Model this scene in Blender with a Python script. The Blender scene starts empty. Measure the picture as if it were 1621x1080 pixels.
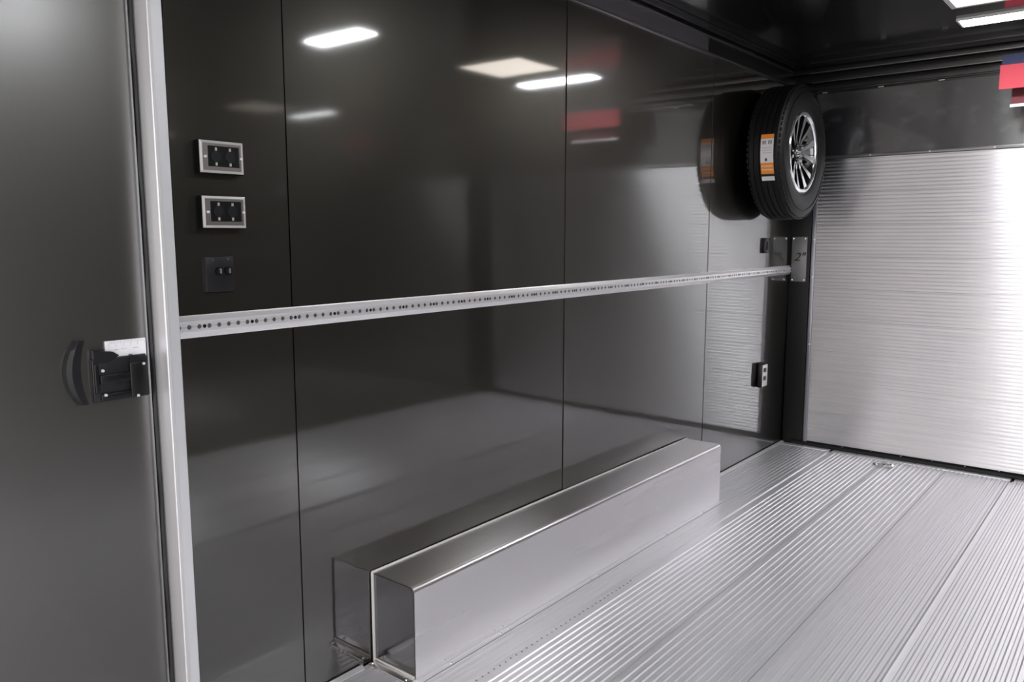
import bpy, bmesh, math, random
from mathutils import Matrix, Vector
random.seed(7)
C = bpy.context.scene.collection
SC = bpy.context.scene
PI = math.pi

# ------------------------------------------------------------------ camera
CX, CZ, FPX, YAW, PITCH, ROLL = 1.7492, 1.2671, 1265.17, 0.68318, 0.13102, -0.0029
cam_d = bpy.data.cameras.new('camera'); cam = bpy.data.objects.new('camera', cam_d); C.objects.link(cam)
cam_d.sensor_width = 36.0; cam_d.sensor_fit = 'HORIZONTAL'; cam_d.lens = FPX * 36.0 / 1621.0
cam_d.clip_start = 0.02; cam_d.clip_end = 200
fw = Vector((-math.sin(YAW) * math.cos(PITCH), math.cos(YAW) * math.cos(PITCH), -math.sin(PITCH)))
rt = Vector((math.cos(YAW), math.sin(YAW), 0)); up = rt.cross(fw)
r2 = math.cos(ROLL) * rt + math.sin(ROLL) * up; u2 = -math.sin(ROLL) * rt + math.cos(ROLL) * up
m = Matrix((r2, u2, -fw)).transposed().to_4x4(); m.translation = Vector((CX, 0, CZ)); cam.matrix_world = m
SC.camera = cam

# ------------------------------------------------------------------ world and light
w = bpy.data.worlds.new('world'); SC.world = w; w.use_nodes = True
w.node_tree.nodes['Background'].inputs[0].default_value = (0.92, 0.96, 1.0, 1)
w.node_tree.nodes['Background'].inputs[1].default_value = 0.6
def area(name, loc, rot, sx, sy, power, col):
    l = bpy.data.lights.new(name, 'AREA'); l.shape = 'RECTANGLE'; l.size = sx; l.size_y = sy; l.energy = power; l.color = col
    o = bpy.data.objects.new(name, l); C.objects.link(o); o.location = loc; o.rotation_euler = rot; return o
# fill light added behind the camera, at the front end left open
area('front_fill_light', (1.22, -2.55, 1.25), (PI / 2, 0, 0), 2.2, 1.8, 44, (1.0, 0.90, 0.84))
# white fill added from the right, through an opening made beside the camera
area('side_fill_light', (2.62, -0.30, 1.10), (0, PI / 2, 0), 1.9, 1.15, 42, (0.96, 0.97, 1.0))
LAMP = 62.0
SC.view_settings.view_transform = 'Standard'; SC.view_settings.look = 'None'
SC.view_settings.exposure = 0.12; SC.view_settings.gamma = 1.0; SC.view_settings.use_curve_mapping = False

# ------------------------------------------------------------------ materials
def mat(name, col, metal=0.0, rough=0.5, ior=1.5, emit=None, es=1.0, coat=0.0, coat_rough=0.05, aniso=0.0):
    M = bpy.data.materials.new(name); M.use_nodes = True; b = M.node_tree.nodes['Principled BSDF']
    b.inputs['Base Color'].default_value = (*col, 1); b.inputs['Metallic'].default_value = metal
    b.inputs['Roughness'].default_value = rough; b.inputs['IOR'].default_value = ior
    b.inputs['Coat Weight'].default_value = coat; b.inputs['Coat Roughness'].default_value = coat_rough
    if emit: b.inputs['Emission Color'].default_value = (*emit, 1); b.inputs['Emission Strength'].default_value = es
    return M
def N(M, t): return M.node_tree.nodes.new(t)
def L(M, a, b): M.node_tree.links.new(a, b)
def add_bump(M, scale, strength, dist, stretch=(1, 1, 1), detail=3.0, prev=False):
    b = M.node_tree.nodes['Principled BSDF']
    tc = N(M, 'ShaderNodeTexCoord'); mp = N(M, 'ShaderNodeMapping'); mp.inputs['Scale'].default_value = stretch
    nz = N(M, 'ShaderNodeTexNoise'); nz.inputs['Scale'].default_value = scale; nz.inputs['Detail'].default_value = detail
    bp = N(M, 'ShaderNodeBump'); bp.inputs['Strength'].default_value = strength; bp.inputs['Distance'].default_value = dist
    L(M, tc.outputs['Object'], mp.inputs[0]); L(M, mp.outputs[0], nz.inputs['Vector']); L(M, nz.outputs['Fac'], bp.inputs['Height'])
    if b.inputs['Normal'].is_linked: L(M, b.inputs['Normal'].links[0].from_socket, bp.inputs['Normal'])
    L(M, bp.outputs[0], b.inputs['Normal']); return nz
def vary(M, socket, scale, lo, hi, stretch=(1, 1, 1), detail=4.0, a=0.35, b_=0.65):
    b = M.node_tree.nodes['Principled BSDF']
    tc = N(M, 'ShaderNodeTexCoord'); mp = N(M, 'ShaderNodeMapping'); mp.inputs['Scale'].default_value = stretch
    nz = N(M, 'ShaderNodeTexNoise'); nz.inputs['Scale'].default_value = scale; nz.inputs['Detail'].default_value = detail
    L(M, tc.outputs['Object'], mp.inputs[0]); L(M, mp.outputs[0], nz.inputs['Vector'])
    if isinstance(lo, tuple):
        cr = N(M, 'ShaderNodeValToRGB'); cr.color_ramp.elements[0].position = a; cr.color_ramp.elements[1].position = b_
        cr.color_ramp.elements[0].color = (*lo, 1); cr.color_ramp.elements[1].color = (*hi, 1)
        L(M, nz.outputs['Fac'], cr.inputs[0]); L(M, cr.outputs[0], b.inputs[socket])
    else:
        mr = N(M, 'ShaderNodeMapRange'); mr.inputs[1].default_value = a; mr.inputs[2].default_value = b_
        mr.inputs[3].default_value = lo; mr.inputs[4].default_value = hi
        L(M, nz.outputs['Fac'], mr.inputs[0]); L(M, mr.outputs[0], b.inputs[socket])

def brushed(M, amount, tangent):
    b = M.node_tree.nodes['Principled BSDF']; b.inputs['Anisotropic'].default_value = amount
    c = N(M, 'ShaderNodeCombineXYZ')
    for i in range(3): c.inputs[i].default_value = tangent[i]
    L(M, c.outputs[0], b.inputs['Tangent'])
m_wall = mat('charcoal_panel', (0.070, 0.065, 0.055), 1.0, 0.40, 1.5, coat=1.0, coat_rough=0.055)
m_wall.node_tree.nodes['Principled BSDF'].inputs['Coat IOR'].default_value = 2.05
vary(m_wall, 'Roughness', 1.3, 0.35, 0.41)
add_bump(m_wall, 1.6, 0.25, 0.004, detail=1.0)
brushed(m_wall, 0.3, (0, 0, 1))
m_panel = mat('charcoal_door_skin', (0.085, 0.080, 0.072), 1.0, 0.42, 1.5, coat=1.0, coat_rough=0.26)
m_panel.node_tree.nodes['Principled BSDF'].inputs['Coat IOR'].default_value = 1.9
add_bump(m_panel, 1.6, 0.25, 0.004, detail=1.0)
m_gap = mat('dark_gap', (0.004, 0.004, 0.004), 0, 0.7)
m_ceil = mat('black_ceiling', (0.012, 0.012, 0.0125), 0, 0.10, 1.6)
add_bump(m_ceil, 2.0, 0.2, 0.002, detail=1.0)
m_floor = mat('mill_aluminium_floor', (0.74, 0.74, 0.77), 0.75, 0.42)
vary(m_floor, 'Base Color', 3.0, (0.92, 0.91, 0.95), (0.95, 0.94, 0.98), (6, 0.5, 1))
vary(m_floor, 'Roughness', 3.0, 0.35, 0.39, (6, 0.4, 1), 1.0)
brushed(m_floor, 0.35, (1, 0, 0))
m_door = mat('ribbed_aluminium_door', (0.72, 0.72, 0.75), 1.0, 0.40)
vary(m_door, 'Base Color', 5.0, (0.76, 0.76, 0.79), (0.83, 0.83, 0.85), (0.5, 1, 10))
brushed(m_door, 0.97, (0, 0, 1))
m_end = mat('shaded_end_sheet', (0.24, 0.235, 0.24), 0.95, 0.14)  # box sheet darkened in its colour for the dark reflection on the end
m_box = mat('brushed_aluminium_sheet', (0.86, 0.84, 0.85), 1.0, 0.30)
vary(m_box, 'Roughness', 2.0, 0.27, 0.31, (1, 0.3, 6), 1.0)
brushed(m_box, 0.5, (0, 0, 1))
m_track = mat('bright_aluminium_rail', (0.80, 0.78, 0.79), 0.60, 0.34)
m_post = mat('satin_aluminium_post', (0.72, 0.715, 0.73), 0.55, 0.36)
m_lip = mat('post_lip_grey', (0.55, 0.54, 0.55), 0.3, 0.4)
m_bead = mat('white_sealant', (0.62, 0.60, 0.58), 0, 0.5)
m_black = mat('black_trim', (0.010, 0.010, 0.0105), 0, 0.30, 1.5)
m_rpost = mat('black_painted_steel', (0.007, 0.007, 0.007), 0, 0.5, 1.35)
m_head = mat('dusty_black_header', (0.016, 0.016, 0.018), 0, 0.38, 1.8, coat=0.4, coat_rough=0.06)
brushed(m_head, 0.95, (0, 0, 1))
vary(m_head, 'Base Color', 9.0, (0.014, 0.014, 0.016), (0.06, 0.06, 0.07), (1, 1, 1.6), 9.0, 0.55, 0.85)
m_grey = mat('grey_cove_film', (0.10, 0.095, 0.105), 0, 0.45)
m_edge = mat('dark_edge_metal', (0.22, 0.22, 0.225), 0.8, 0.30)
m_rubber = mat('tyre_rubber', (0.004, 0.004, 0.0043), 0, 0.52, 1.4)
m_gask = mat('rubber_gasket', (0.006, 0.006, 0.006), 0, 0.6)
m_rimk = mat('gloss_black_rim', (0.008, 0.008, 0.008), 0.0, 0.15, coat=1)
m_rims = mat('machined_silver', (0.88, 0.88, 0.90), 1.0, 0.16)
m_chrome = mat('chrome', (0.9, 0.9, 0.9), 1.0, 0.10)
m_nickel = mat('brushed_nickel_plate', (0.46, 0.42, 0.40), 1.0, 0.34)
m_nickel_l = mat('light_nickel', (0.62, 0.59, 0.57), 0.6, 0.35)  # lighter nickel for the plate bevel and the painted slot glints
m_plast = mat('black_plastic', (0.004, 0.004, 0.0045), 0, 0.35, 1.4)
m_pl3 = mat('matt_black_plastic', (0.003, 0.003, 0.003), 0, 0.75, 1.2)
m_pale = mat('pale_zinc_screw', (0.72, 0.71, 0.70), 0.3, 0.35)
m_plast2 = mat('dark_grey_plastic', (0.008, 0.008, 0.009), 0, 0.40, 1.4)
m_white = mat('white_plastic', (0.75, 0.74, 0.72), 0, 0.4)
m_orange = mat('orange_print', (0.85, 0.28, 0.03), 0, 0.5)
m_paper = mat('white_paper', (0.72, 0.70, 0.72), 0, 0.5)
m_red = mat('red_fabric', (0.42, 0.030, 0.05), 0, 0.7)
m_dred = mat('dark_red_fabric', (0.12, 0.012, 0.02), 0, 0.7)
m_navy = mat('navy_fabric', (0.006, 0.010, 0.05), 0, 0.7)
m_plate = mat('satin_grey_plate', (0.17, 0.17, 0.175), 0.6, 0.45)
m_side = mat('grey_side_strip', (0.30, 0.30, 0.34), 0.8, 0.4)
m_strap = mat('white_door_strip', (0.78, 0.77, 0.79), 0.2, 0.45)
m_lamp = mat('lamp_diffuser', (0.9, 0.9, 0.9), 0, 0.5, emit=(0.95, 0.97, 1.0), es=LAMP)
m_vent = mat('translucent_vent_dome', (0.85, 0.82, 0.76), 0, 0.5, emit=(1.0, 0.90, 0.80), es=5.0)
m_ink = mat('black_ink', (0.01, 0.01, 0.01), 0, 0.5)

# ------------------------------------------------------------------ helpers
def link_mesh(name, me, material, parent=None, kind=None):
    o = bpy.data.objects.new(name, me); C.objects.link(o)
    if material: me.materials.append(material)
    if parent: o.parent = parent
    if kind: o['kind'] = kind
    return o
def obj(name, bm, material, parent=None, kind=None, smooth=False):
    bmesh.ops.recalc_face_normals(bm, faces=bm.faces)
    me = bpy.data.meshes.new(name); bm.to_mesh(me); bm.free()
    if smooth:
        me.polygons.foreach_set('use_smooth', [True] * len(me.polygons))
        try: me.set_sharp_from_angle(angle=math.radians(35))
        except Exception: pass
    return link_mesh(name, me, material, parent, kind)
def bx(bm, x0, x1, y0, y1, z0, z1, bev=0.0, seg=2):
    r = bmesh.ops.create_cube(bm, size=1.0); vs = r['verts']
    for v in vs:
        v.co = Vector(((x0 + x1) / 2 + v.co.x * (x1 - x0), (y0 + y1) / 2 + v.co.y * (y1 - y0), (z0 + z1) / 2 + v.co.z * (z1 - z0)))
    if bev:
        es = set(e for v in vs for e in v.link_edges)
        bmesh.ops.bevel(bm, geom=list(es), offset=bev, segments=seg, affect='EDGES', profile=0.5)
    return bm
def box(name, x0, x1, y0, y1, z0, z1, material, parent=None, kind=None, bev=0.0):
    return obj(name, bx(bmesh.new(), x0, x1, y0, y1, z0, z1, bev), material, parent, kind, smooth=bev > 0)
def extrude(bm, prof, place, a, b, closed=False):
    """sweep a 2-D profile between parameters a and b; place(u, v, t) -> point"""
    A = [bm.verts.new(place(u, v, a)) for u, v in prof]; B = [bm.verts.new(place(u, v, b)) for u, v in prof]
    n = len(prof)
    for i in range(n if closed else n - 1):
        j = (i + 1) % n; bm.faces.new((A[i], A[j], B[j], B[i]))
    if closed: bm.faces.new(A[::-1]); bm.faces.new(B)
    return bm
def cyl(bm, c, axis, r, h, n=24, r2=None, bev=0.0):
    r2 = r if r2 is None else r2
    q = Vector((0, 0, 1)).rotation_difference(Vector(axis)).to_matrix().to_4x4()
    M4 = Matrix.Translation(Vector(c)) @ q
    g = bmesh.ops.create_cone(bm, cap_ends=True, segments=n, radius1=r, radius2=r2, depth=h, matrix=M4)
    if bev:
        top = [v for v in g['verts']]
        es = [e for e in set(e for v in top for e in v.link_edges) if len(e.link_faces) == 2 and any(len(f.verts) > 4 for f in e.link_faces)]
        bmesh.ops.bevel(bm, geom=es, offset=bev, segments=2, affect='EDGES')
    return bm
def lathe(bm, prof, c, n=96):
    """prof: (x along axis X, radius) about the X axis through c"""
    rings = []
    for k in range(n):
        t = 2 * PI * k / n
        rings.append([bm.verts.new((c[0] + x, c[1] + r * math.cos(t), c[2] + r * math.sin(t))) for x, r in prof])
    for k in range(n):
        a, b = rings[k], rings[(k + 1) % n]
        for i in range(len(prof) - 1): bm.faces.new((a[i], a[i + 1], b[i + 1], b[i]))
    return bm
def thing(name, label, cat, loc=(0, 0, 0), group=None):
    o = bpy.data.objects.new(name, None); o.empty_display_size = 0.1; C.objects.link(o); o.location = loc
    o['label'] = label; o['category'] = cat
    if group: o['group'] = group
    return o
def local(o, t):            # geometry was written in world coordinates: move it under its thing
    for v in o.data.vertices: v.co -= Vector(t)
def adopt(root):
    done = set()
    for ch in [o for o in C.objects if o.parent == root]:
        if ch.data.name not in done: local(ch, root.location); done.add(ch.data.name)
        for g in [o for o in C.objects if o.parent == ch]:
            if g.data.name not in done: local(g, root.location); done.add(g.data.name)
def group_root(name):
    o = bpy.data.objects.new(name, None); o.empty_display_size = 0.1; C.objects.link(o); o['kind'] = 'structure'; return o
def screw(name, c, axis, r, material, parent, h=0.003):
    bm = bmesh.new(); cyl(bm, c, axis, r, h, 12, r * 0.75); return obj(name, bm, material, parent, smooth=True)

# ------------------------------------------------------------------ room shell
W, H, YR, YF, YB = 2.44, 2.20, 4.79, -2.6, 4.90
P = 1.219
SEAMS = [0.935, 1.244, 2.463, 3.682]
# floor: base slab with ribbed extruded planks running the length of the trailer
floor = box('floor', -0.06, W + 0.06, YF, YB, -0.06, -0.006, m_gap, kind='structure')
seam_x = [0.0, 0.307, 0.614, 0.920, 1.226, 1.533, 1.840, 2.147, W]
for i in range(8):
    x0, x1 = seam_x[i], seam_x[i + 1]
    n = 12; e = 0.0008; prof = [(x0 + e, -0.006), (x0 + e, 0.0)]
    lead = 0.010; tail = 0.010; h = 0.0030; rr = 0.0
    if i == 0: lead = 0.012; tail = 0.030; h = 0.0012
    if i == 1: lead = 0.024
    if i == 3: tail = 0.034
    pitch = (x1 - x0 - lead - tail) / n
    for k in range(n):
        a = x0 + lead + k * pitch
        prof += [(a + pitch * 0.10, 0.0), (a + pitch * 0.26, h), (a + pitch * 0.58, h), (a + pitch * 0.74, 0.0)]
    if i == 3:       # deep joint with a rounded lip
        prof += [(x1 - 0.026, 0.0), (x1 - 0.020, 0.0022), (x1 - 0.013, 0.0022), (x1 - 0.010, -0.0055), (x1 - e, -0.006)]
    elif i == 0:
        prof += [(x1 - 0.024, 0.0), (x1 - 0.018, 0.003), (x1 - 0.006, 0.003), (x1 - 0.001, -0.003), (x1 - e, -0.006)]
    else:
        prof += [(x1 - 0.0015, 0.0), (x1 - e, -0.0015), (x1 - e, -0.006)]
    bm = bmesh.new(); extrude(bm, prof, lambda u, v, t: (u, t, v), YF, YR - 0.06)
    obj('floor_plank', bm, m_floor, floor)
# flat threshold strips in front of the ramp door, one per floor section
for x0, x1 in ((0.0, 0.300), (0.312, 1.218), (1.232, W)):
    t = box('threshold_strip', x0 + 0.003, x1, YR - 0.058, YR - 0.008, -0.006, 0.0026, m_floor, floor, bev=0.001)
for x in [0.14, 0.45, 0.60, 0.76, 0.92, 1.08, 1.3, 1.6, 1.9, 2.2]:
    screw('threshold_screw', (x, YR - 0.030, 0.0030), (0, 0, 1), 0.006, m_chrome, floor, 0.003)
# row of small rivets on the first joint beside the wheel box
bm = bmesh.new()
for k in range(34): cyl(bm, (0.3115 + 0.0008 * (k % 3), 1.60 + k * 0.026, 0.0008), (0, 0, 1), 0.0026, 0.0014, 8)
o = obj('joint_rivets', bm, m_edge, floor, kind='stuff')

# left wall: dark backing, glossy panels, seams left open
wl = box('wall_left', -0.06, -0.013, YF, YB, -0.06, H + 0.06, m_gap, kind='structure')
edges = [(0.935, 1.244), (1.244, 2.463), (2.463, 3.682), (3.682, YB - 0.02)]
for a, b in edges + [(-1.30, -0.08), (YF, -1.30)]:
    pn = box('wall_panel', -0.0045, 0.0, a + 0.0013, b - 0.0013, 0.0, H, m_wall, wl)
    for v in pn.data.vertices: v.co.x += 0.0055 * (v.co.z - 1.06) - (0.003 * (v.co.y - (a + b) / 2) if a in (1.244, 2.463) else 0)      # the panels lean in slightly at the top
# right wall
bm = bmesh.new()                                    # with an opening made to let the added side fill in
for a in ((YF, -0.88, -0.06, H + 0.06), (0.28, YB, -0.06, H + 0.06), (-0.88, 0.28, 2.06, H + 0.06)): bx(bm, W + 0.004, W + 0.06, *a)
wr = obj('wall_right', bm, m_gap, kind='structure')
for a, b in ((YF, -1.6), (-1.6, -0.88), (0.28, 1.244), (1.244, 2.463), (2.463, 3.682), (3.682, YB - 0.02)):
    box('wall_panel', W, W + 0.0045, a + 0.0018, b - 0.0018, 0.0, H, m_wall, wr)
box('wall_panel', W, W + 0.0045, -0.878, 0.278, 2.06, H, m_wall, wr)
ceil = box('ceiling', -0.06, W + 0.06, YF, YB, H + 0.001, H + 0.06, m_ceil, kind='structure')

# side door at the left with jamb, gasket and latch
d1 = box('door_1', -0.006, -0.001, -0.07, 0.856, 0.03, H - 0.13, m_panel, kind='structure')
GY = 0.862
bm = bmesh.new(); bx(bm, -0.004, 0.004, GY - 0.007, GY - 0.003, 0.0, H - 0.12)
obj('door_edge_strip', bm, m_edge, d1)
bm = bmesh.new()                                    # wavy rubber bulb seal
pts = []
nz = 110
for k in range(nz + 1):
    z = (H - 0.12) * k / nz; wv = 0.0012 * math.sin(z * 21) + 0.0008 * math.sin(z * 47 + 1)
    pts.append([bm.verts.new((x, GY + y + wv * (1 if y < 0.004 else 0.3), z)) for x, y in ((-0.003, -0.002), (0.006, 0.000), (0.009, 0.004), (0.006, 0.0075), (-0.003, 0.008))])
for a, b in zip(pts, pts[1:]):
    for i in range(4): bm.faces.new((a[i], a[i + 1], b[i + 1], b[i]))
obj('door_gasket', bm, m_gask, d1, smooth=True)
# flat strip on the door in line with the rail
bm = bmesh.new(); bx(bm, -0.001, 0.004, 0.765, 0.853, 1.000, 1.045, 0.0008)
strip = obj('door_rail_strip', bm, m_strap, d1); strip['label'] = 'short white strip with fine tick marks'
bm = bmesh.new()
for k in range(26):
    y = 0.772 + k * 0.0031; hgt = 0.006 if k % 5 else 0.012
    bx(bm, 0.0040, 0.0043, y, y + 0.0006, 1.044 - hgt, 1.044)
for y0, y1 in ((0.783, 0.792), (0.798, 0.804), (0.806, 0.809), (0.824, 0.836)):
    bx(bm, 0.0040, 0.0043, y0, y1, 1.0245, 1.0258)
obj('tick_mark', bm, mat('faint_grey_print', (0.42, 0.41, 0.43), 0, 0.6), strip)
# latch
lb = bmesh.new(); bx(lb, -0.001, 0.010, 0.732, 0.850, 0.916, 1.010, 0.003)
latch = obj('door_latch', lb, m_plast2, d1, smooth=True); latch['label'] = 'black door latch with curved guard and bolts'
bm = bmesh.new()                                    # crescent grab guard
ns = 18; ring = []
for k in range(ns + 1):
    t = -1 + 2 * k / ns; z = 0.985 + 0.068 * t - 0.008 * (1 - t * t) * 0
    yo = 0.676 + 0.024 * t * t; wd = 0.030 * (1 - 0.35 * t * t); th = 0.020 * (1 - 0.25 * t * t)
    yi = yo + wd if k not in (0, ns) else yo + wd
    ring.append([bm.verts.new(v) for v in ((0.0, yo, z), (th * 0.7, yo + 0.003, z), (th, yo + wd * 0.4, z), (th * 0.9, yi, z), (0.0, yi + 0.004, z))])
for a, b in zip(ring, ring[1:]):
    for i in range(4): bm.faces.new((a[i], a[i + 1], b[i + 1], b[i]))
bm.faces.new(ring[0]); bm.faces.new(ring[-1][::-1])
obj('curved_guard', bm, m_plast2, latch, smooth=True)
bm = bmesh.new()
bx(bm, 0.010, 0.017, 0.745, 0.815, 0.955, 0.975, 0.002)
bx(bm, 0.010, 0.016, 0.745, 0.828, 0.920, 0.934, 0.002)
bx(bm, 0.010, 0.019, 0.808, 0.848, 0.918, 0.996, 0.003)
bx(bm, 0.010, 0.016, 0.734, 0.744, 0.935, 1.000, 0.002)
obj('latch_arm', bm, m_plast, latch, smooth=True)
bm = bmesh.new()                                    # two pointed toggles lapping over the strip
for y0, y1, zc, tip in ((0.735, 0.775, 1.016, 0.788), (0.812, 0.850, 1.001, 0.800)):
    mid = [(y0, zc + 0.012), (y1, zc + 0.007), (tip if tip > y1 else y1, zc - 0.002), (y1 - 0.004, zc - 0.012), (y0, zc - 0.014)]
    if tip < y0: mid = [(y1, zc + 0.004), (y1 - 0.02, zc + 0.003), (y0 + 0.002, zc + 0.012), (tip + 0.008, zc - 0.006), (y0, zc - 0.016), (y1, zc - 0.016)]
    extrude(bm, mid, lambda u, v, t: (t, u, v), 0.004, 0.015, closed=True)
obj('latch_toggle', bm, m_plast2, latch)
for y, z in ((0.750, 0.985), (0.753, 0.932), (0.838, 0.990), (0.822, 0.921)):
    screw('latch_bolt', (0.0195, y, z), (1, 0, 0), 0.0035, m_pale, latch, 0.004)

# door post: satin aluminium angle trim standing off the wall
bm = bmesh.new()
prof = [(0.0, 0.872), (0.058, 0.872), (0.060, 0.873), (0.061, 0.8755), (0.061, 0.903), (0.0585, 0.905), (0.0, 0.905)]
extrude(bm, prof, lambda u, v, t: (u, v, t), 0.0, H, closed=True)
post = obj('trim_1', bm, m_post, kind='structure')
box('post_lip', 0.0605, 0.0625, 0.8735, 0.8785, 0.0, H, m_lip, post)

# cove under the ceiling: two metal beads with a sunk band between them
cove = group_root('trim_2')
box('lower_bead', 0.0, 0.018, 0.91, YB - 0.02, 2.108, 2.117, m_edge, cove, bev=0.002)
box('upper_bead', 0.0, 0.020, 0.91, YB - 0.02, 2.184, 2.192, m_edge, cove, bev=0.002)
bm = bmesh.new(); extrude(bm, [(0.010, 2.117), (0.010, 2.184), (0.001, 2.184), (0.001, 2.117)], lambda u, v, t: (u, t, v), 0.91, 3.60, closed=True)
g = obj('cove_band', bm, m_grey, cove); g['label'] = 'grey band between the metal beads'
bm = bmesh.new(); extrude(bm, [(0.010, 2.117), (0.010, 2.184), (0.001, 2.184), (0.001, 2.117)], lambda u, v, t: (u, t, v), 3.602, YB - 0.02, closed=True)
obj('cove_band', bm, m_black, cove)
box('trim_3', 0.09, 0.098, 0.91, YR, 2.194, H + 0.0005, m_black, kind='structure', bev=0.002)
# aluminium kick strip where the wall meets the floor
bm = bmesh.new(); extrude(bm, [(0.0, 0.0), (0.0, 0.010), (0.003, 0.010), (0.014, 0.0025), (0.014, 0.0)], lambda u, v, t: (u, t, v), 3.52, YR - 0.002, closed=True)
extrude(bm, [(0.0, 0.0), (0.0, 0.010), (0.003, 0.010), (0.014, 0.0025), (0.014, 0.0)], lambda u, v, t: (u, t, v), YF, 1.44, closed=True)
obj('baseboard_left', bm, m_track, kind='structure')

# rear end: black corner posts, header, rails, ramp door
wb = box('wall_back', -0.06, W + 0.06, YB, YB + 0.05, -0.06, H + 0.06, m_gap, kind='structure')
for x0, x1 in ((0.0, 0.122), (W - 0.122, W)):
    box('corner_post', x0, x1, YR, YB, 0.0, 2.10, m_rpost, wb, bev=0.003)
hd = box('header_panel', 0.122, W - 0.122, YR + 0.002, YR + 0.04, 1.716, 2.085, m_head, wb)
bm = bmesh.new(); bx(bm, 0.135, W - 0.135, YR - 0.006, YR + 0.004, 1.700, 1.716, 0.002); obj('header_lip', bm, m_edge, wb, smooth=True)
bm = bmesh.new(); bx(bm, 0.125, W - 0.125, YR - 0.004, YR + 0.004, 2.066, 2.080, 0.001); obj('header_flange', bm, m_black, wb, smooth=True)
for k in range(8):
    x = 0.165 + k * 0.30; bm = bmesh.new(); bx(bm, x - 0.014, x + 0.014, YR - 0.0065, YR - 0.0035, 2.068, 2.074, 0.001); obj('header_clip', bm, m_nickel, wb)
for k in range(6): screw('header_screw', (0.43 + k * 0.3, YR - 0.0075, 1.708), (0, -1, 0), 0.006, m_nickel, wb)
tr = group_root('trim_4')
box('lower_rail', 0.0, W, YR - 0.010, YR + 0.09, 2.085, 2.124, m_black, tr, bev=0.003)
box('upper_rail', 0.0, W, YR - 0.045, YR + 0.09, 2.126, 2.170, m_black, tr, bev=0.003)
box('ceiling_rail', 0.0, W, YR - 0.085, YR + 0.09, 2.172, H + 0.0005, m_black, tr, bev=0.003)
box('rail_highlight', 0.10, W, YR - 0.088, YR - 0.083, 2.170, 2.176, m_edge, tr, bev=0.001)  # lighter strip added as the highlight line on the black rail
box('rail_highlight', 0.10, W, YR - 0.048, YR - 0.043, 2.124, 2.129, m_edge, tr, bev=0.001)  # second strip standing in for a highlight along the rail

d2 = box('door_2', 0.124, W - 0.124, YR + 0.012, YR + 0.05, 0.012, 1.712, m_gap, kind='structure')
DX0, DX1 = 0.150, W - 0.150
z0 = 0.030; nb = 9; ph = (1.698 - z0) / nb
for i in range(nb):
    a = z0 + i * ph; prof = [(0.012, a + 0.0006), (0.004, a + 0.0006)]
    n = 9; pt = (ph - 0.004) / n
    for k in range(n):
        b = a + 0.002 + k * pt
        prof += [(0.004, b + pt * 0.1), (0.0026, b + pt * 0.28), (0.0026, b + pt * 0.62), (0.004, b + pt * 0.8)]
    prof += [(0.004, a + ph - 0.0006), (0.012, a + ph - 0.0006)]
    bm = bmesh.new(); extrude(bm, prof, lambda u, v, t: (t, YR + u, v), DX0, DX1)
    obj('ramp_plank', bm, m_door, d2)
for x0, x1 in ((0.127, 0.149), (W - 0.149, W - 0.127)):
    st = box('ramp_side_strip', x0, x1, YR - 0.001, YR + 0.012, 0.022, 1.698, m_side, d2, bev=0.001)
    for z in (0.62, 1.02, 1.24, 1.47): screw('strip_rivet', ((x0 + x1) / 2 + 0.004, YR - 0.003, z), (0, -1, 0), 0.006, m_pale, st)
gk = box('ramp_gasket', 0.06, W - 0.06, YR - 0.012, YR + 0.012, 0.0, 0.020, m_gask, d2, bev=0.003)
bm = bmesh.new()
for k in range(12): cyl(bm, (0.36 + k * 0.16, YR - 0.0005, 0.026 + 0.003 * (k % 2)), (0, -1, 0), 0.004, 0.006, 8)
obj('gasket_clip', bm, m_edge, d2, kind='stuff')

# ------------------------------------------------------------------ wheel box
WB = (0.0, 1.470, 0.0)
wbx = thing('wheel_box', 'long brushed aluminium box with rounded top edge along the wall base', 'wheel box', WB)
X1, Y0, Y1, ZT, rr = 0.180, 1.487, 3.50, 0.280, 0.016
outer = [(0.0, ZT)] + [(X1 - rr + rr * math.sin(t * PI / 12), ZT - rr + rr * math.cos(t * PI / 12)) for t in range(7)] + [(X1, 0.0)]
inner = [(u - 0.003 if u > 0.01 else u, v - (0.003 if v > 0.01 else 0)) for u, v in outer][::-1]
bm = bmesh.new(); extrude(bm, outer + inner, lambda u, v, t: (u, t, v), Y0, Y1, closed=False)
n = len(outer) + len(inner)
bmesh.ops.holes_fill(bm, edges=[e for e in bm.edges if len(e.link_faces) == 1])
obj('cover', bm, m_box, wbx, smooth=True)
for y in (Y0 + 0.004, Y1 - 0.006):
    bm = bmesh.new(); pr = [(0.002, 0.0), (0.002, ZT - 0.004)] + [(X1 - rr + (rr - 0.004) * math.sin(t * PI / 12), ZT - rr + (rr - 0.004) * math.cos(t * PI / 12)) for t in range(7)] + [(X1 - 0.004, 0.0)]
    extrude(bm, pr, lambda u, v, t: (u, t, v), y, y + 0.002, closed=True); obj('end_panel', bm, m_end, wbx)
bm = bmesh.new(); bx(bm, 0.0, 0.005, Y0 - 0.002, Y1, ZT - 0.001, ZT + 0.004, 0.0015); bx(bm, 0.0, 0.006, Y0 - 0.004, Y0 + 0.004, 0.0, ZT + 0.003, 0.0015)
obj('sealant_bead', bm, m_bead, wbx, smooth=True)
bm = bmesh.new(); bx(bm, 0.006, X1, Y0 - 0.028, Y0 + 0.002, 0.0026, 0.006, 0.001); fl = obj('end_flange', bm, m_box, wbx, smooth=True)
bm = bmesh.new(); bx(bm, 0.006, X1 - 0.004, Y0 - 0.0015, Y0 + 0.0045, 0.006, 0.012, 0.002); obj('weld_bead', bm, m_bead, wbx, smooth=True)
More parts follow.
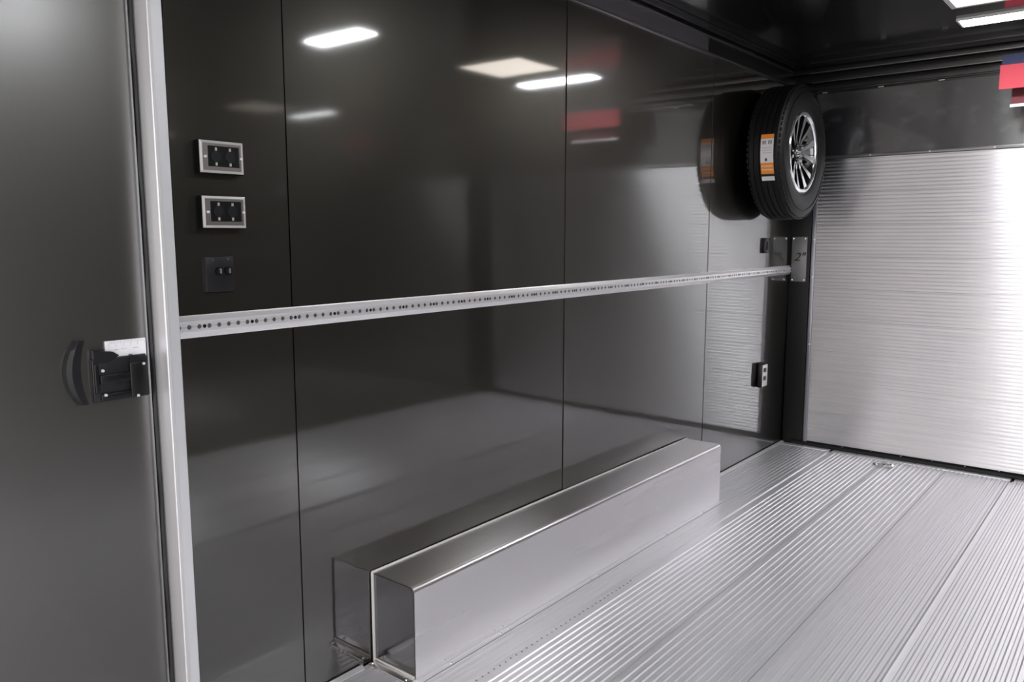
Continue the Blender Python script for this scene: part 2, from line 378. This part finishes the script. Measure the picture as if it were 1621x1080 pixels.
for x in (0.016, 0.160): screw('flange_screw', (x, Y0 - 0.018, 0.0075), (0, 0, 1), 0.005, m_chrome, wbx, 0.003)
bm = bmesh.new(); extrude(bm, [(X1, 0.0), (X1, 0.006), (X1 + 0.002, 0.006), (X1 + 0.004, 0.0030), (X1 + 0.022, 0.0030), (X1 + 0.022, 0.0)], lambda u, v, t: (u, t, v), Y0, Y1, closed=True)
obj('side_flange', bm, m_floor, wbx)
for y in (1.62, 1.85, 1.89, 2.37, 2.42, 2.95, 3.3): screw('flange_screw', (X1 + 0.014, y, 0.004), (0, 0, 1), 0.0035, m_chrome, wbx, 0.002)
adopt(wbx)

# ------------------------------------------------------------------ cargo rail along the wall
CR = (0.0, 0.93, 1.06)
rail = thing('cargo_rail', 'long bright aluminium tie-down rail with a row of slots across the wall', 'rail', CR)
bm = bmesh.new(); ZC = 1.0590; pitch = 0.0254; R_Y0, R_Y1 = 0.915, YB - 0.03
ys = []
npit = int((R_Y1 - R_Y0) / pitch)
for k in range(npit):
    yc = R_Y0 + (k + 0.5) * pitch
    for t in (-0.5, -0.225, -0.18, -0.10, 0.0, 0.10, 0.18, 0.225): 
        y = yc + t * pitch; d = abs(t) * pitch
        hw = 0.0003 if d > 0.0054 else max(0.0003, math.sqrt(max(0, 0.0056 ** 2 - d * d)))
        ys.append((y, hw))
rows = []
for y, hw in ys:
    pr = [(0.0, -0.0265), (0.0025, -0.0265), (0.0038, -0.0240), (0.0115, -0.0130), (0.0120, -0.0100), (0.0120, -hw), (0.0098, -hw),
          (0.0098, hw), (0.0120, hw), (0.0120, 0.0100), (0.0115, 0.0130), (0.0038, 0.0240), (0.0025, 0.0265), (0.0, 0.0265)]
    rows.append([bm.verts.new((x, y, ZC + z)) for x, z in pr])
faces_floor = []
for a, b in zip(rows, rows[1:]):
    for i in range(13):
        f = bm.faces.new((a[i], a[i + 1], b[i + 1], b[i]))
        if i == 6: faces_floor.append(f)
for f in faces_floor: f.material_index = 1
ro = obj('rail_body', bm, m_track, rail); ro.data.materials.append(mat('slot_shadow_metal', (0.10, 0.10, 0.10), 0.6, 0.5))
for k in range(2, npit, 5):
    bm = bmesh.new(); cyl(bm, (0.0105, R_Y0 + (k + 1.0) * pitch, ZC), (1, 0, 0), 0.0058, 0.0036, 10, 0.0045); obj('rail_screw', bm, m_plast, rail)
adopt(rail)

# ------------------------------------------------------------------ outlets on the left wall
def outlet(z0, label, zz):
    y0, y1, d = 0.994, 1.106, 0.024
    loc = (0.0, (y0 + y1) / 2, z0)
    t = thing('wall_outlet', label, 'outlet', loc, 'duplex outlets beside the door post')
    box('back_box', 0.0, d - 0.0012, y0, y1, z0 - 0.002, z0 + 0.074, m_pl3, t)
    za, zb = z0, z0 + 0.074
    bm = bmesh.new()                                # bevelled plate with opening for the receptacle
    def ring(y, z, x): return [bm.verts.new((x, yy, zz_)) for yy, zz_ in ((y0 + y, za + z), (y1 - y, za + z), (y1 - y, zb - z), (y0 + y, zb - z))]
    a = ring(0, 0, d - 0.001); b = ring(0.0006, 0.0006, d); c = ring(0.0065, 0.006, d + 0.0015)
    e = [bm.verts.new((d + 0.0015, yy, zz_)) for yy, zz_ in ((y0 + 0.020, za + 0.015), (y1 - 0.011, za + 0.015), (y1 - 0.011, zb - 0.012), (y0 + 0.020, zb - 0.012))]
    f_ = [bm.verts.new(v.co - Vector((0.004, 0, 0))) for v in e]
    fl_ = []
    for p, q in ((a, b), (b, c), (c, e), (e, f_)):
        for i in range(4):
            j = (i + 1) % 4; ff = bm.faces.new((p[i], p[j], q[j], q[i]))
            if p is b: fl_.append(ff)
    for ff in fl_: ff.material_index = 1
    pl = obj('cover_plate', bm, m_nickel, t); pl.data.materials.append(m_nickel_l)
    rc = box('receptacle', d - 0.003, d - 0.0005, y0 + 0.020, y1 - 0.011, za + 0.015, zb - 0.012, m_plast, t)
    for y in (y0 + 0.041, y1 - 0.035):
        bm = bmesh.new(); cyl(bm, (d, y, (za + zb) / 2 + 0.0015), (1, 0, 0), 0.0135, 0.003, 20, 0.013); fc = obj('socket_face', bm, m_plast2, rc, smooth=True)
        for z in (za + 0.021, zb - 0.019): box('contact_slot', d - 0.0005, d + 0.0022, y - 0.0018, y + 0.0022, z - 0.0035, z + 0.0035, m_nickel_l, rc)  # reflection in the slots painted as pale metal
    for y in (y0 + 0.0135, y1 - 0.006): screw('plate_screw', (d + 0.003, y, (za + zb) / 2), (1, 0, 0), 0.0036, m_pale, t)
    adopt(t)
outlet(1.4130, 'upper silver-plated black duplex outlet right of the bright door post', 0)
outlet(1.2870, 'lower silver-plated black duplex outlet, just above the black switch plate', 0)
t = thing('socket_plate', 'small all-black plate with two round sockets below the silver outlets', 'switch plate', (0.0, 1.04, 1.137))
box('plate', 0.0, 0.009, 1.003, 1.077, 1.137, 1.220, m_plast2, t, bev=0.003)
for y in (1.036, 1.060):
    bm = bmesh.new(); cyl(bm, (0.012, y, 1.186), (1, 0, 0), 0.010, 0.008, 20, 0.009, bev=0.001); s = obj('socket', bm, m_plast, t, smooth=True)
    bm = bmesh.new(); bx(bm, 0.016, 0.021, y - 0.002, y + 0.002, 1.180, 1.192, 0.001); obj('toggle', bm, m_edge, t)
for y in (1.022, 1.062): screw('plate_screw', (0.010, y, 1.213), (1, 0, 0), 0.003, m_edge, t)
adopt(t)
# two boxes near the rear corner
t = thing('wall_outlet', 'low black box with white duplex socket face near the rear corner', 'outlet', (0.0, 4.37, 0.40))
box('back_box', 0.0, 0.028, 4.358, 4.436, 0.405, 0.540, m_plast, t, bev=0.003)
fc = box('socket_plate', 0.026, 0.031, 4.364, 4.432, 0.411, 0.534, m_white, t, bev=0.001)
for z in (0.445, 0.492): box('socket', 0.030, 0.0325, 4.372, 4.410, z, z + 0.024, m_plast, fc, bev=0.001)
adopt(t)
t = thing('wall_switch', 'small all-black switch box just above the rail near the rear corner', 'switch', (0.0, 4.38, 1.165))
box('back_box', 0.0, 0.018, 4.365, 4.435, 1.165, 1.250, m_plast, t, bev=0.003)
box('rocker', 0.018, 0.023, 4.385, 4.415, 1.185, 1.230, m_plast2, t, bev=0.002)
adopt(t)

# ------------------------------------------------------------------ lettered plate on the corner post
t = thing('post_plate', 'satin grey plate lettered 2" screwed to the black rear corner post', 'plate', (0.058, YR, 0.988))
box('plate', 0.014, 0.104, YR - 0.007, YR, 0.990, 1.256, m_plate, t, bev=0.002)
for x in (0.024, 0.094):
    for z in (1.001, 1.245): screw('plate_screw', (x, YR - 0.0085, z), (0, -1, 0), 0.006, m_chrome, t)
cu = bpy.data.curves.new('lettering', 'FONT'); cu.body = '2"'; cu.size = 0.068; cu.shear = 0.35; cu.extrude = 0.0006; cu.offset = 0.0012
cu.align_x = 'CENTER'; cu.align_y = 'CENTER'
tmp = bpy.data.objects.new('tmp', cu); C.objects.link(tmp); bpy.context.view_layer.update()
me = bpy.data.meshes.new_from_object(tmp); bpy.data.objects.remove(tmp)
me.transform(Matrix.Translation((0.058, YR - 0.0075, 1.135)) @ Matrix.Rotation(PI / 2, 4, 'X'))
me.materials.clear(); link_mesh('lettering', me, m_ink, t)
adopt(t)

# ------------------------------------------------------------------ spare wheel
WX0, WX1, WY, WR, WZ = 0.045, 0.236, 4.317, 0.350, 1.698
wh = thing('spare_wheel', 'black spare tyre on silver and black alloy rim hung high on the wall', 'wheel', (0.14, WY, WZ))
hwid = (WX1 - WX0) / 2; xm = (WX0 + WX1) / 2
prof = [(-hwid * 0.72, 0.200), (-hwid * 0.86, 0.212), (-hwid, 0.255), (-hwid * 1.0, 0.285), (-hwid * 0.93, 0.325), (-hwid * 0.82, 0.343), (-hwid * 0.74, 0.349)]
tread = []
for gx in (-0.46, -0.16, 0.16, 0.46):
    g = gx * hwid
    for dx, dr in ((-0.006, 0), (-0.0045, -0.007), (0.0045, -0.007), (0.006, 0)): tread.append((g + dx, WR + dr - 0.004 * (gx ** 2)))
prof += tread + [(-x, r) for x, r in prof[::-1]]
for i, (x, r) in enumerate(prof): pass
bm = bmesh.new(); lathe(bm, prof, (xm, WY, WZ), 120)
tyre = obj('tyre', bm, m_rubber, wh, smooth=True)
bm = bmesh.new()                                    # shoulder sipes and raised sidewall rings
for k in range(72):
    a = 2 * PI * k / 72
    for sx in (-1, 1):
        c = Vector((xm + sx * hwid * 0.80, WY + 0.3400 * math.cos(a), WZ + 0.3400 * math.sin(a)))
        g = bmesh.ops.create_cube(bm, size=1.0, matrix=Matrix.Translation(c) @ Matrix.Rotation(a, 4, 'X') @ Matrix.Rotation(0, 4, 'Z') @ Matrix.Diagonal((0.018, 0.006, 0.018, 1)))
obj('tread_blocks', bm, m_rubber, tyre, kind='stuff')
for rad, dx in ((0.232, 0.915), (0.300, 1.0)):
    bm = bmesh.new()
    x = xm + hwid * dx
    lathe(bm, [(hwid * dx - 0.004, rad - 0.004), (hwid * dx + 0.0015, rad - 0.002), (hwid * dx + 0.0015, rad + 0.002), (hwid * dx - 0.004, rad + 0.004)], (xm, WY, WZ), 96)
    obj('sidewall_ring', bm, m_rubber, tyre, smooth=True)
# sticker wrapped round the tread
def sticker(a0, a1, dx0, dx1, material, name, dr=0.0012, lab=None):
    bm = bmesh.new(); rows_ = []
    for k in range(7):
        a = a0 + (a1 - a0) * k / 6
        rows_.append([bm.verts.new((xm + x, WY + (WR + dr) * math.cos(a), WZ + (WR + dr) * math.sin(a))) for x in (dx0, (dx0 + dx1) / 2, dx1)])
    for a, b in zip(rows_, rows_[1:]):
        for i in range(2): bm.faces.new((a[i], a[i + 1], b[i + 1], b[i]))
    o = obj(name, bm, material, tyre); 
    if lab: o['label'] = lab
    return o
A = lambda z: PI - math.asin((z - WZ) / WR)         # angle on the near side of the tread for a height
SX0, SX1 = -0.010, 0.056
sticker(A(1.765), A(1.743), SX0, SX1, m_orange, 'tyre_sticker', lab='orange band of the tyre label')
sticker(A(1.743), A(1.626), SX0, SX1, m_paper, 'tyre_sticker', lab='white body of the tyre label')
sticker(A(1.626), A(1.572), SX0, SX1, m_orange, 'tyre_sticker')
sticker(A(1.572), A(1.560), SX0, SX1, m_ink, 'tyre_sticker')
sticker(A(1.560), A(1.540), SX0, SX1, m_paper, 'tyre_sticker')
for x in (0.0, 0.010, 0.030, 0.041): sticker(A(1.734), A(1.716), x, x + 0.005, m_ink, 'sticker_print', 0.0018)
sticker(A(1.648), A(1.634), 0.014, 0.024, m_ink, 'sticker_print', 0.0018)
for z in (1.70, 1.688, 1.676): sticker(A(z), A(z - 0.003), -0.004, 0.048, m_nickel, 'sticker_print', 0.0018)
for z in (1.612, 1.594): sticker(A(z), A(z - 0.004), -0.005, 0.050, m_paper, 'sticker_print', 0.0018)
# rim
bm = bmesh.new(); e = hwid * 0.86
lathe(bm, [(-e, 0.212), (-e, 0.192), (-e + 0.03, 0.172), (0.0, 0.160), (e - 0.050, 0.176), (e - 0.012, 0.184), (e - 0.003, 0.190), (e + 0.002, 0.200), (e, 0.212)], (xm, WY, WZ), 96)
rim = obj('rim', bm, m_rimk, wh, smooth=True)
bm = bmesh.new(); lathe(bm, [(e - 0.012, 0.186), (e + 0.002, 0.191), (e + 0.006, 0.198), (e + 0.005, 0.206), (e - 0.002, 0.212)], (xm, WY, WZ), 96); obj('rim_lip', bm, m_rims, rim, smooth=True)
bm = bmesh.new(); cyl(bm, (xm + 0.0, WY, WZ), (1, 0, 0), 0.172, 0.010, 48); obj('rim_disc', bm, m_rimk, rim)
fx = xm + e                                          # face plane
for k in range(6):
    bm = bmesh.new(); a = 2 * PI * k / 6 + 0.10
    for s in (-1, 1):
        # one blade: hub side to lip side, tilting outwards to form a V with its twin
        pts = []
        for q, (r, off, wd, xf) in enumerate(((0.036, 0.008, 0.009, fx - 0.030), (0.085, 0.016, 0.009, fx - 0.026), (0.140, 0.034, 0.013, fx - 0.014), (0.190, 0.052, 0.022, fx - 0.003))):
            rad = Vector((0, math.cos(a), math.sin(a))); tan = Vector((0, -math.sin(a), math.cos(a)))
            c = Vector((xm, WY, WZ)) + rad * r + tan * off * s
            c.x = 0
            quad = [c - tan * wd * 0.9 + Vector((xf, 0, 0)), c + tan * wd * 0.9 + Vector((xf, 0, 0)), c + tan * wd * 0.6 + Vector((xf - 0.030, 0, 0)), c - tan * wd * 0.6 + Vector((xf - 0.030, 0, 0))]
            pts.append([bm.verts.new(v) for v in quad])
        for p, q in zip(pts, pts[1:]):
            for i in range(4):
                j = (i + 1) % 4; f = bm.faces.new((p[i], p[j], q[j], q[i])); f.material_index = 0 if i == 0 else 1
        f = bm.faces.new(pts[0]); f.material_index = 1; f = bm.faces.new(pts[-1][::-1]); f.material_index = 1
    s_ = obj('spoke', bm, m_rims, rim); s_.data.materials.append(m_rimk)
bm = bmesh.new(); cyl(bm, (fx - 0.040, WY, WZ), (1, 0, 0), 0.062, 0.034, 48, 0.052, bev=0.003); obj('hub', bm, m_rimk, wh, smooth=True)
bm = bmesh.new(); cyl(bm, (fx - 0.016, WY, WZ), (1, 0, 0), 0.026, 0.020, 32, 0.022, bev=0.003); obj('hub_cap', bm, m_chrome, wh, smooth=True)
for k in range(6):
    a = 2 * PI * k / 6 - 0.26; bm = bmesh.new(); cyl(bm, (fx - 0.019, WY + 0.043 * math.cos(a), WZ + 0.043 * math.sin(a)), (1, 0, 0), 0.007, 0.014, 6, 0.006); obj('lug_nut', bm, m_chrome, wh)
bm = bmesh.new(); bx(bm, 0.0, 0.008, WY - 0.075, WY + 0.075, WZ - 0.10, WZ + 0.10, 0.002); cyl(bm, (0.05, WY, WZ), (1, 0, 0), 0.030, 0.10, 24)
obj('mounting_bracket', bm, m_plast, wh, smooth=True)
adopt(wh)

# ------------------------------------------------------------------ ceiling lamps and roof vent
def lamp(y0, label, x0=0.965, x1=1.505):
    y1 = y0 + 0.125; t = thing('ceiling_lamp', label, 'ceiling lamp', ((x0 + x1) / 2, (y0 + y1) / 2, H), 'strip lamps on the ceiling')
    bm = bmesh.new()
    for a in ((x0 - 0.008, x1 + 0.008, y0 - 0.008, y0), (x0 - 0.008, x1 + 0.008, y1, y1 + 0.008), (x0 - 0.008, x0, y0, y1), (x1, x1 + 0.008, y0, y1)):
        bx(bm, a[0], a[1], a[2], a[3], H - 0.010, H + 0.0005)
    obj('lamp_frame', bm, m_white, t)
    box('diffuser', x0, x1, y0, y1, H - 0.008, H + 0.0005, m_lamp, t, bev=0.002)
    adopt(t)
lamp(4.06, 'bright white strip lamp on the black ceiling nearest the rear door')
lamp(2.51, 'bright strip lamp on the ceiling ahead of the roof vent, seen in the wall reflection', 1.20, 1.60)
lamp(1.26, 'bright strip lamp on the ceiling close above the camera', 1.62, 2.14)
lamp(-0.68, 'strip lamp on the ceiling behind the camera')
VX0, VX1, VY0, VY1 = 1.00, 1.43, 3.44, 3.82
t = thing('roof_vent', 'warm white square roof vent in the ceiling between two strip lamps', 'roof vent', ((VX0 + VX1) / 2, (VY0 + VY1) / 2, H))
bm = bmesh.new()
for a in ((VX0 - 0.02, VX1 + 0.02, VY0 - 0.02, VY0), (VX0 - 0.02, VX1 + 0.02, VY1, VY1 + 0.02), (VX0 - 0.02, VX0, VY0, VY1), (VX1, VX1 + 0.02, VY0, VY1)):
    bx(bm, *a, H - 0.008, H + 0.0005)
obj('vent_frame', bm, m_white, t)
box('vent_dome', VX0, VX1, VY0, VY1, H - 0.005, H + 0.0005, m_vent, t)
adopt(t)

# ------------------------------------------------------------------ hanging banners near the rear header
def cloth(x0, x1, y, z0, z1, amp=0.004, th=0.003):
    bm = bmesh.new(); nx = 14; F = []; B = []
    for i in range(nx + 1):
        u = i / nx; x = x0 + (x1 - x0) * u; yy = y + amp * math.sin(u * 9)
        F.append([bm.verts.new((x, yy + 0.5 * amp * math.sin(z * 60), z)) for z in (z0, (z0 + z1) / 2, z1)])
        B.append([bm.verts.new((x, yy + th + 0.5 * amp * math.sin(z * 60), z)) for z in (z0, (z0 + z1) / 2, z1)])
    for i in range(nx):
        for j in range(2):
            bm.faces.new((F[i][j], F[i + 1][j], F[i + 1][j + 1], F[i][j + 1])); bm.faces.new((B[i][j], B[i][j + 1], B[i + 1][j + 1], B[i + 1][j]))
    for S in (0, nx):
        for j in range(2): bm.faces.new((F[S][j], F[S][j + 1], B[S][j + 1], B[S][j]))
    for i in range(nx):
        bm.faces.new((F[i][0], B[i][0], B[i + 1][0], F[i + 1][0])); bm.faces.new((F[i][2], F[i + 1][2], B[i + 1][2], B[i][2]))
    return bm
BY, BX0, BX1 = 4.56, 1.062, 1.50
t = thing('hanging_banner', 'bright red banner with navy top band hanging at the right edge', 'banner', ((BX0 + BX1) / 2, BY, 1.955))
obj('red_band', cloth(BX0, BX1, BY, 1.958, 2.070), m_red, t, smooth=True)
obj('navy_band', cloth(BX0 + 0.006, BX1, BY, 2.070, 2.118), m_navy, t, smooth=True)
for x in (BX0 + 0.12, BX1 - 0.03):
    bm = bmesh.new(); bx(bm, x - 0.008, x + 0.008, BY, BY + 0.002, 2.112, H); obj('hanging_strap', bm, m_black, t)
adopt(t)
t = thing('hanging_banner', 'small dark red banner behind and below the bright red one', 'banner', (1.30, 4.62, 1.89))
obj('dark_band', cloth(1.110, 1.47, 4.62, 1.890, 1.975), m_dred, t, smooth=True)
box('white_hem', 1.105, 1.475, 4.619, 4.624, 1.878, 1.892, m_paper, t)
for x in (1.16, 1.44):
    bm = bmesh.new(); bx(bm, x - 0.006, x + 0.006, 4.621, 4.623, 1.97, H); obj('hanging_strap', bm, m_black, t)
adopt(t)

# ------------------------------------------------------------------ scrap on the floor by the ramp door
t = thing('crumpled_wrapper', 'small crumpled clear wrapper on the floor before the ramp door', 'wrapper', (0.66, 4.60, 0.003))
bm = bmesh.new(); rs = random.Random(3); g = [[None] * 10 for _ in range(5)]
for i in range(5):
    for j in range(10): g[i][j] = bm.verts.new((0.58 + j * 0.012 + rs.uniform(-.004, .004), 4.585 + i * 0.011 + rs.uniform(-.004, .004), 0.004 + rs.uniform(0, 0.012)))
for i in range(4):
    for j in range(9): bm.faces.new((g[i][j], g[i][j + 1], g[i + 1][j + 1], g[i + 1][j]))
o = obj('film', bm, m_chrome, t)
adopt(t)
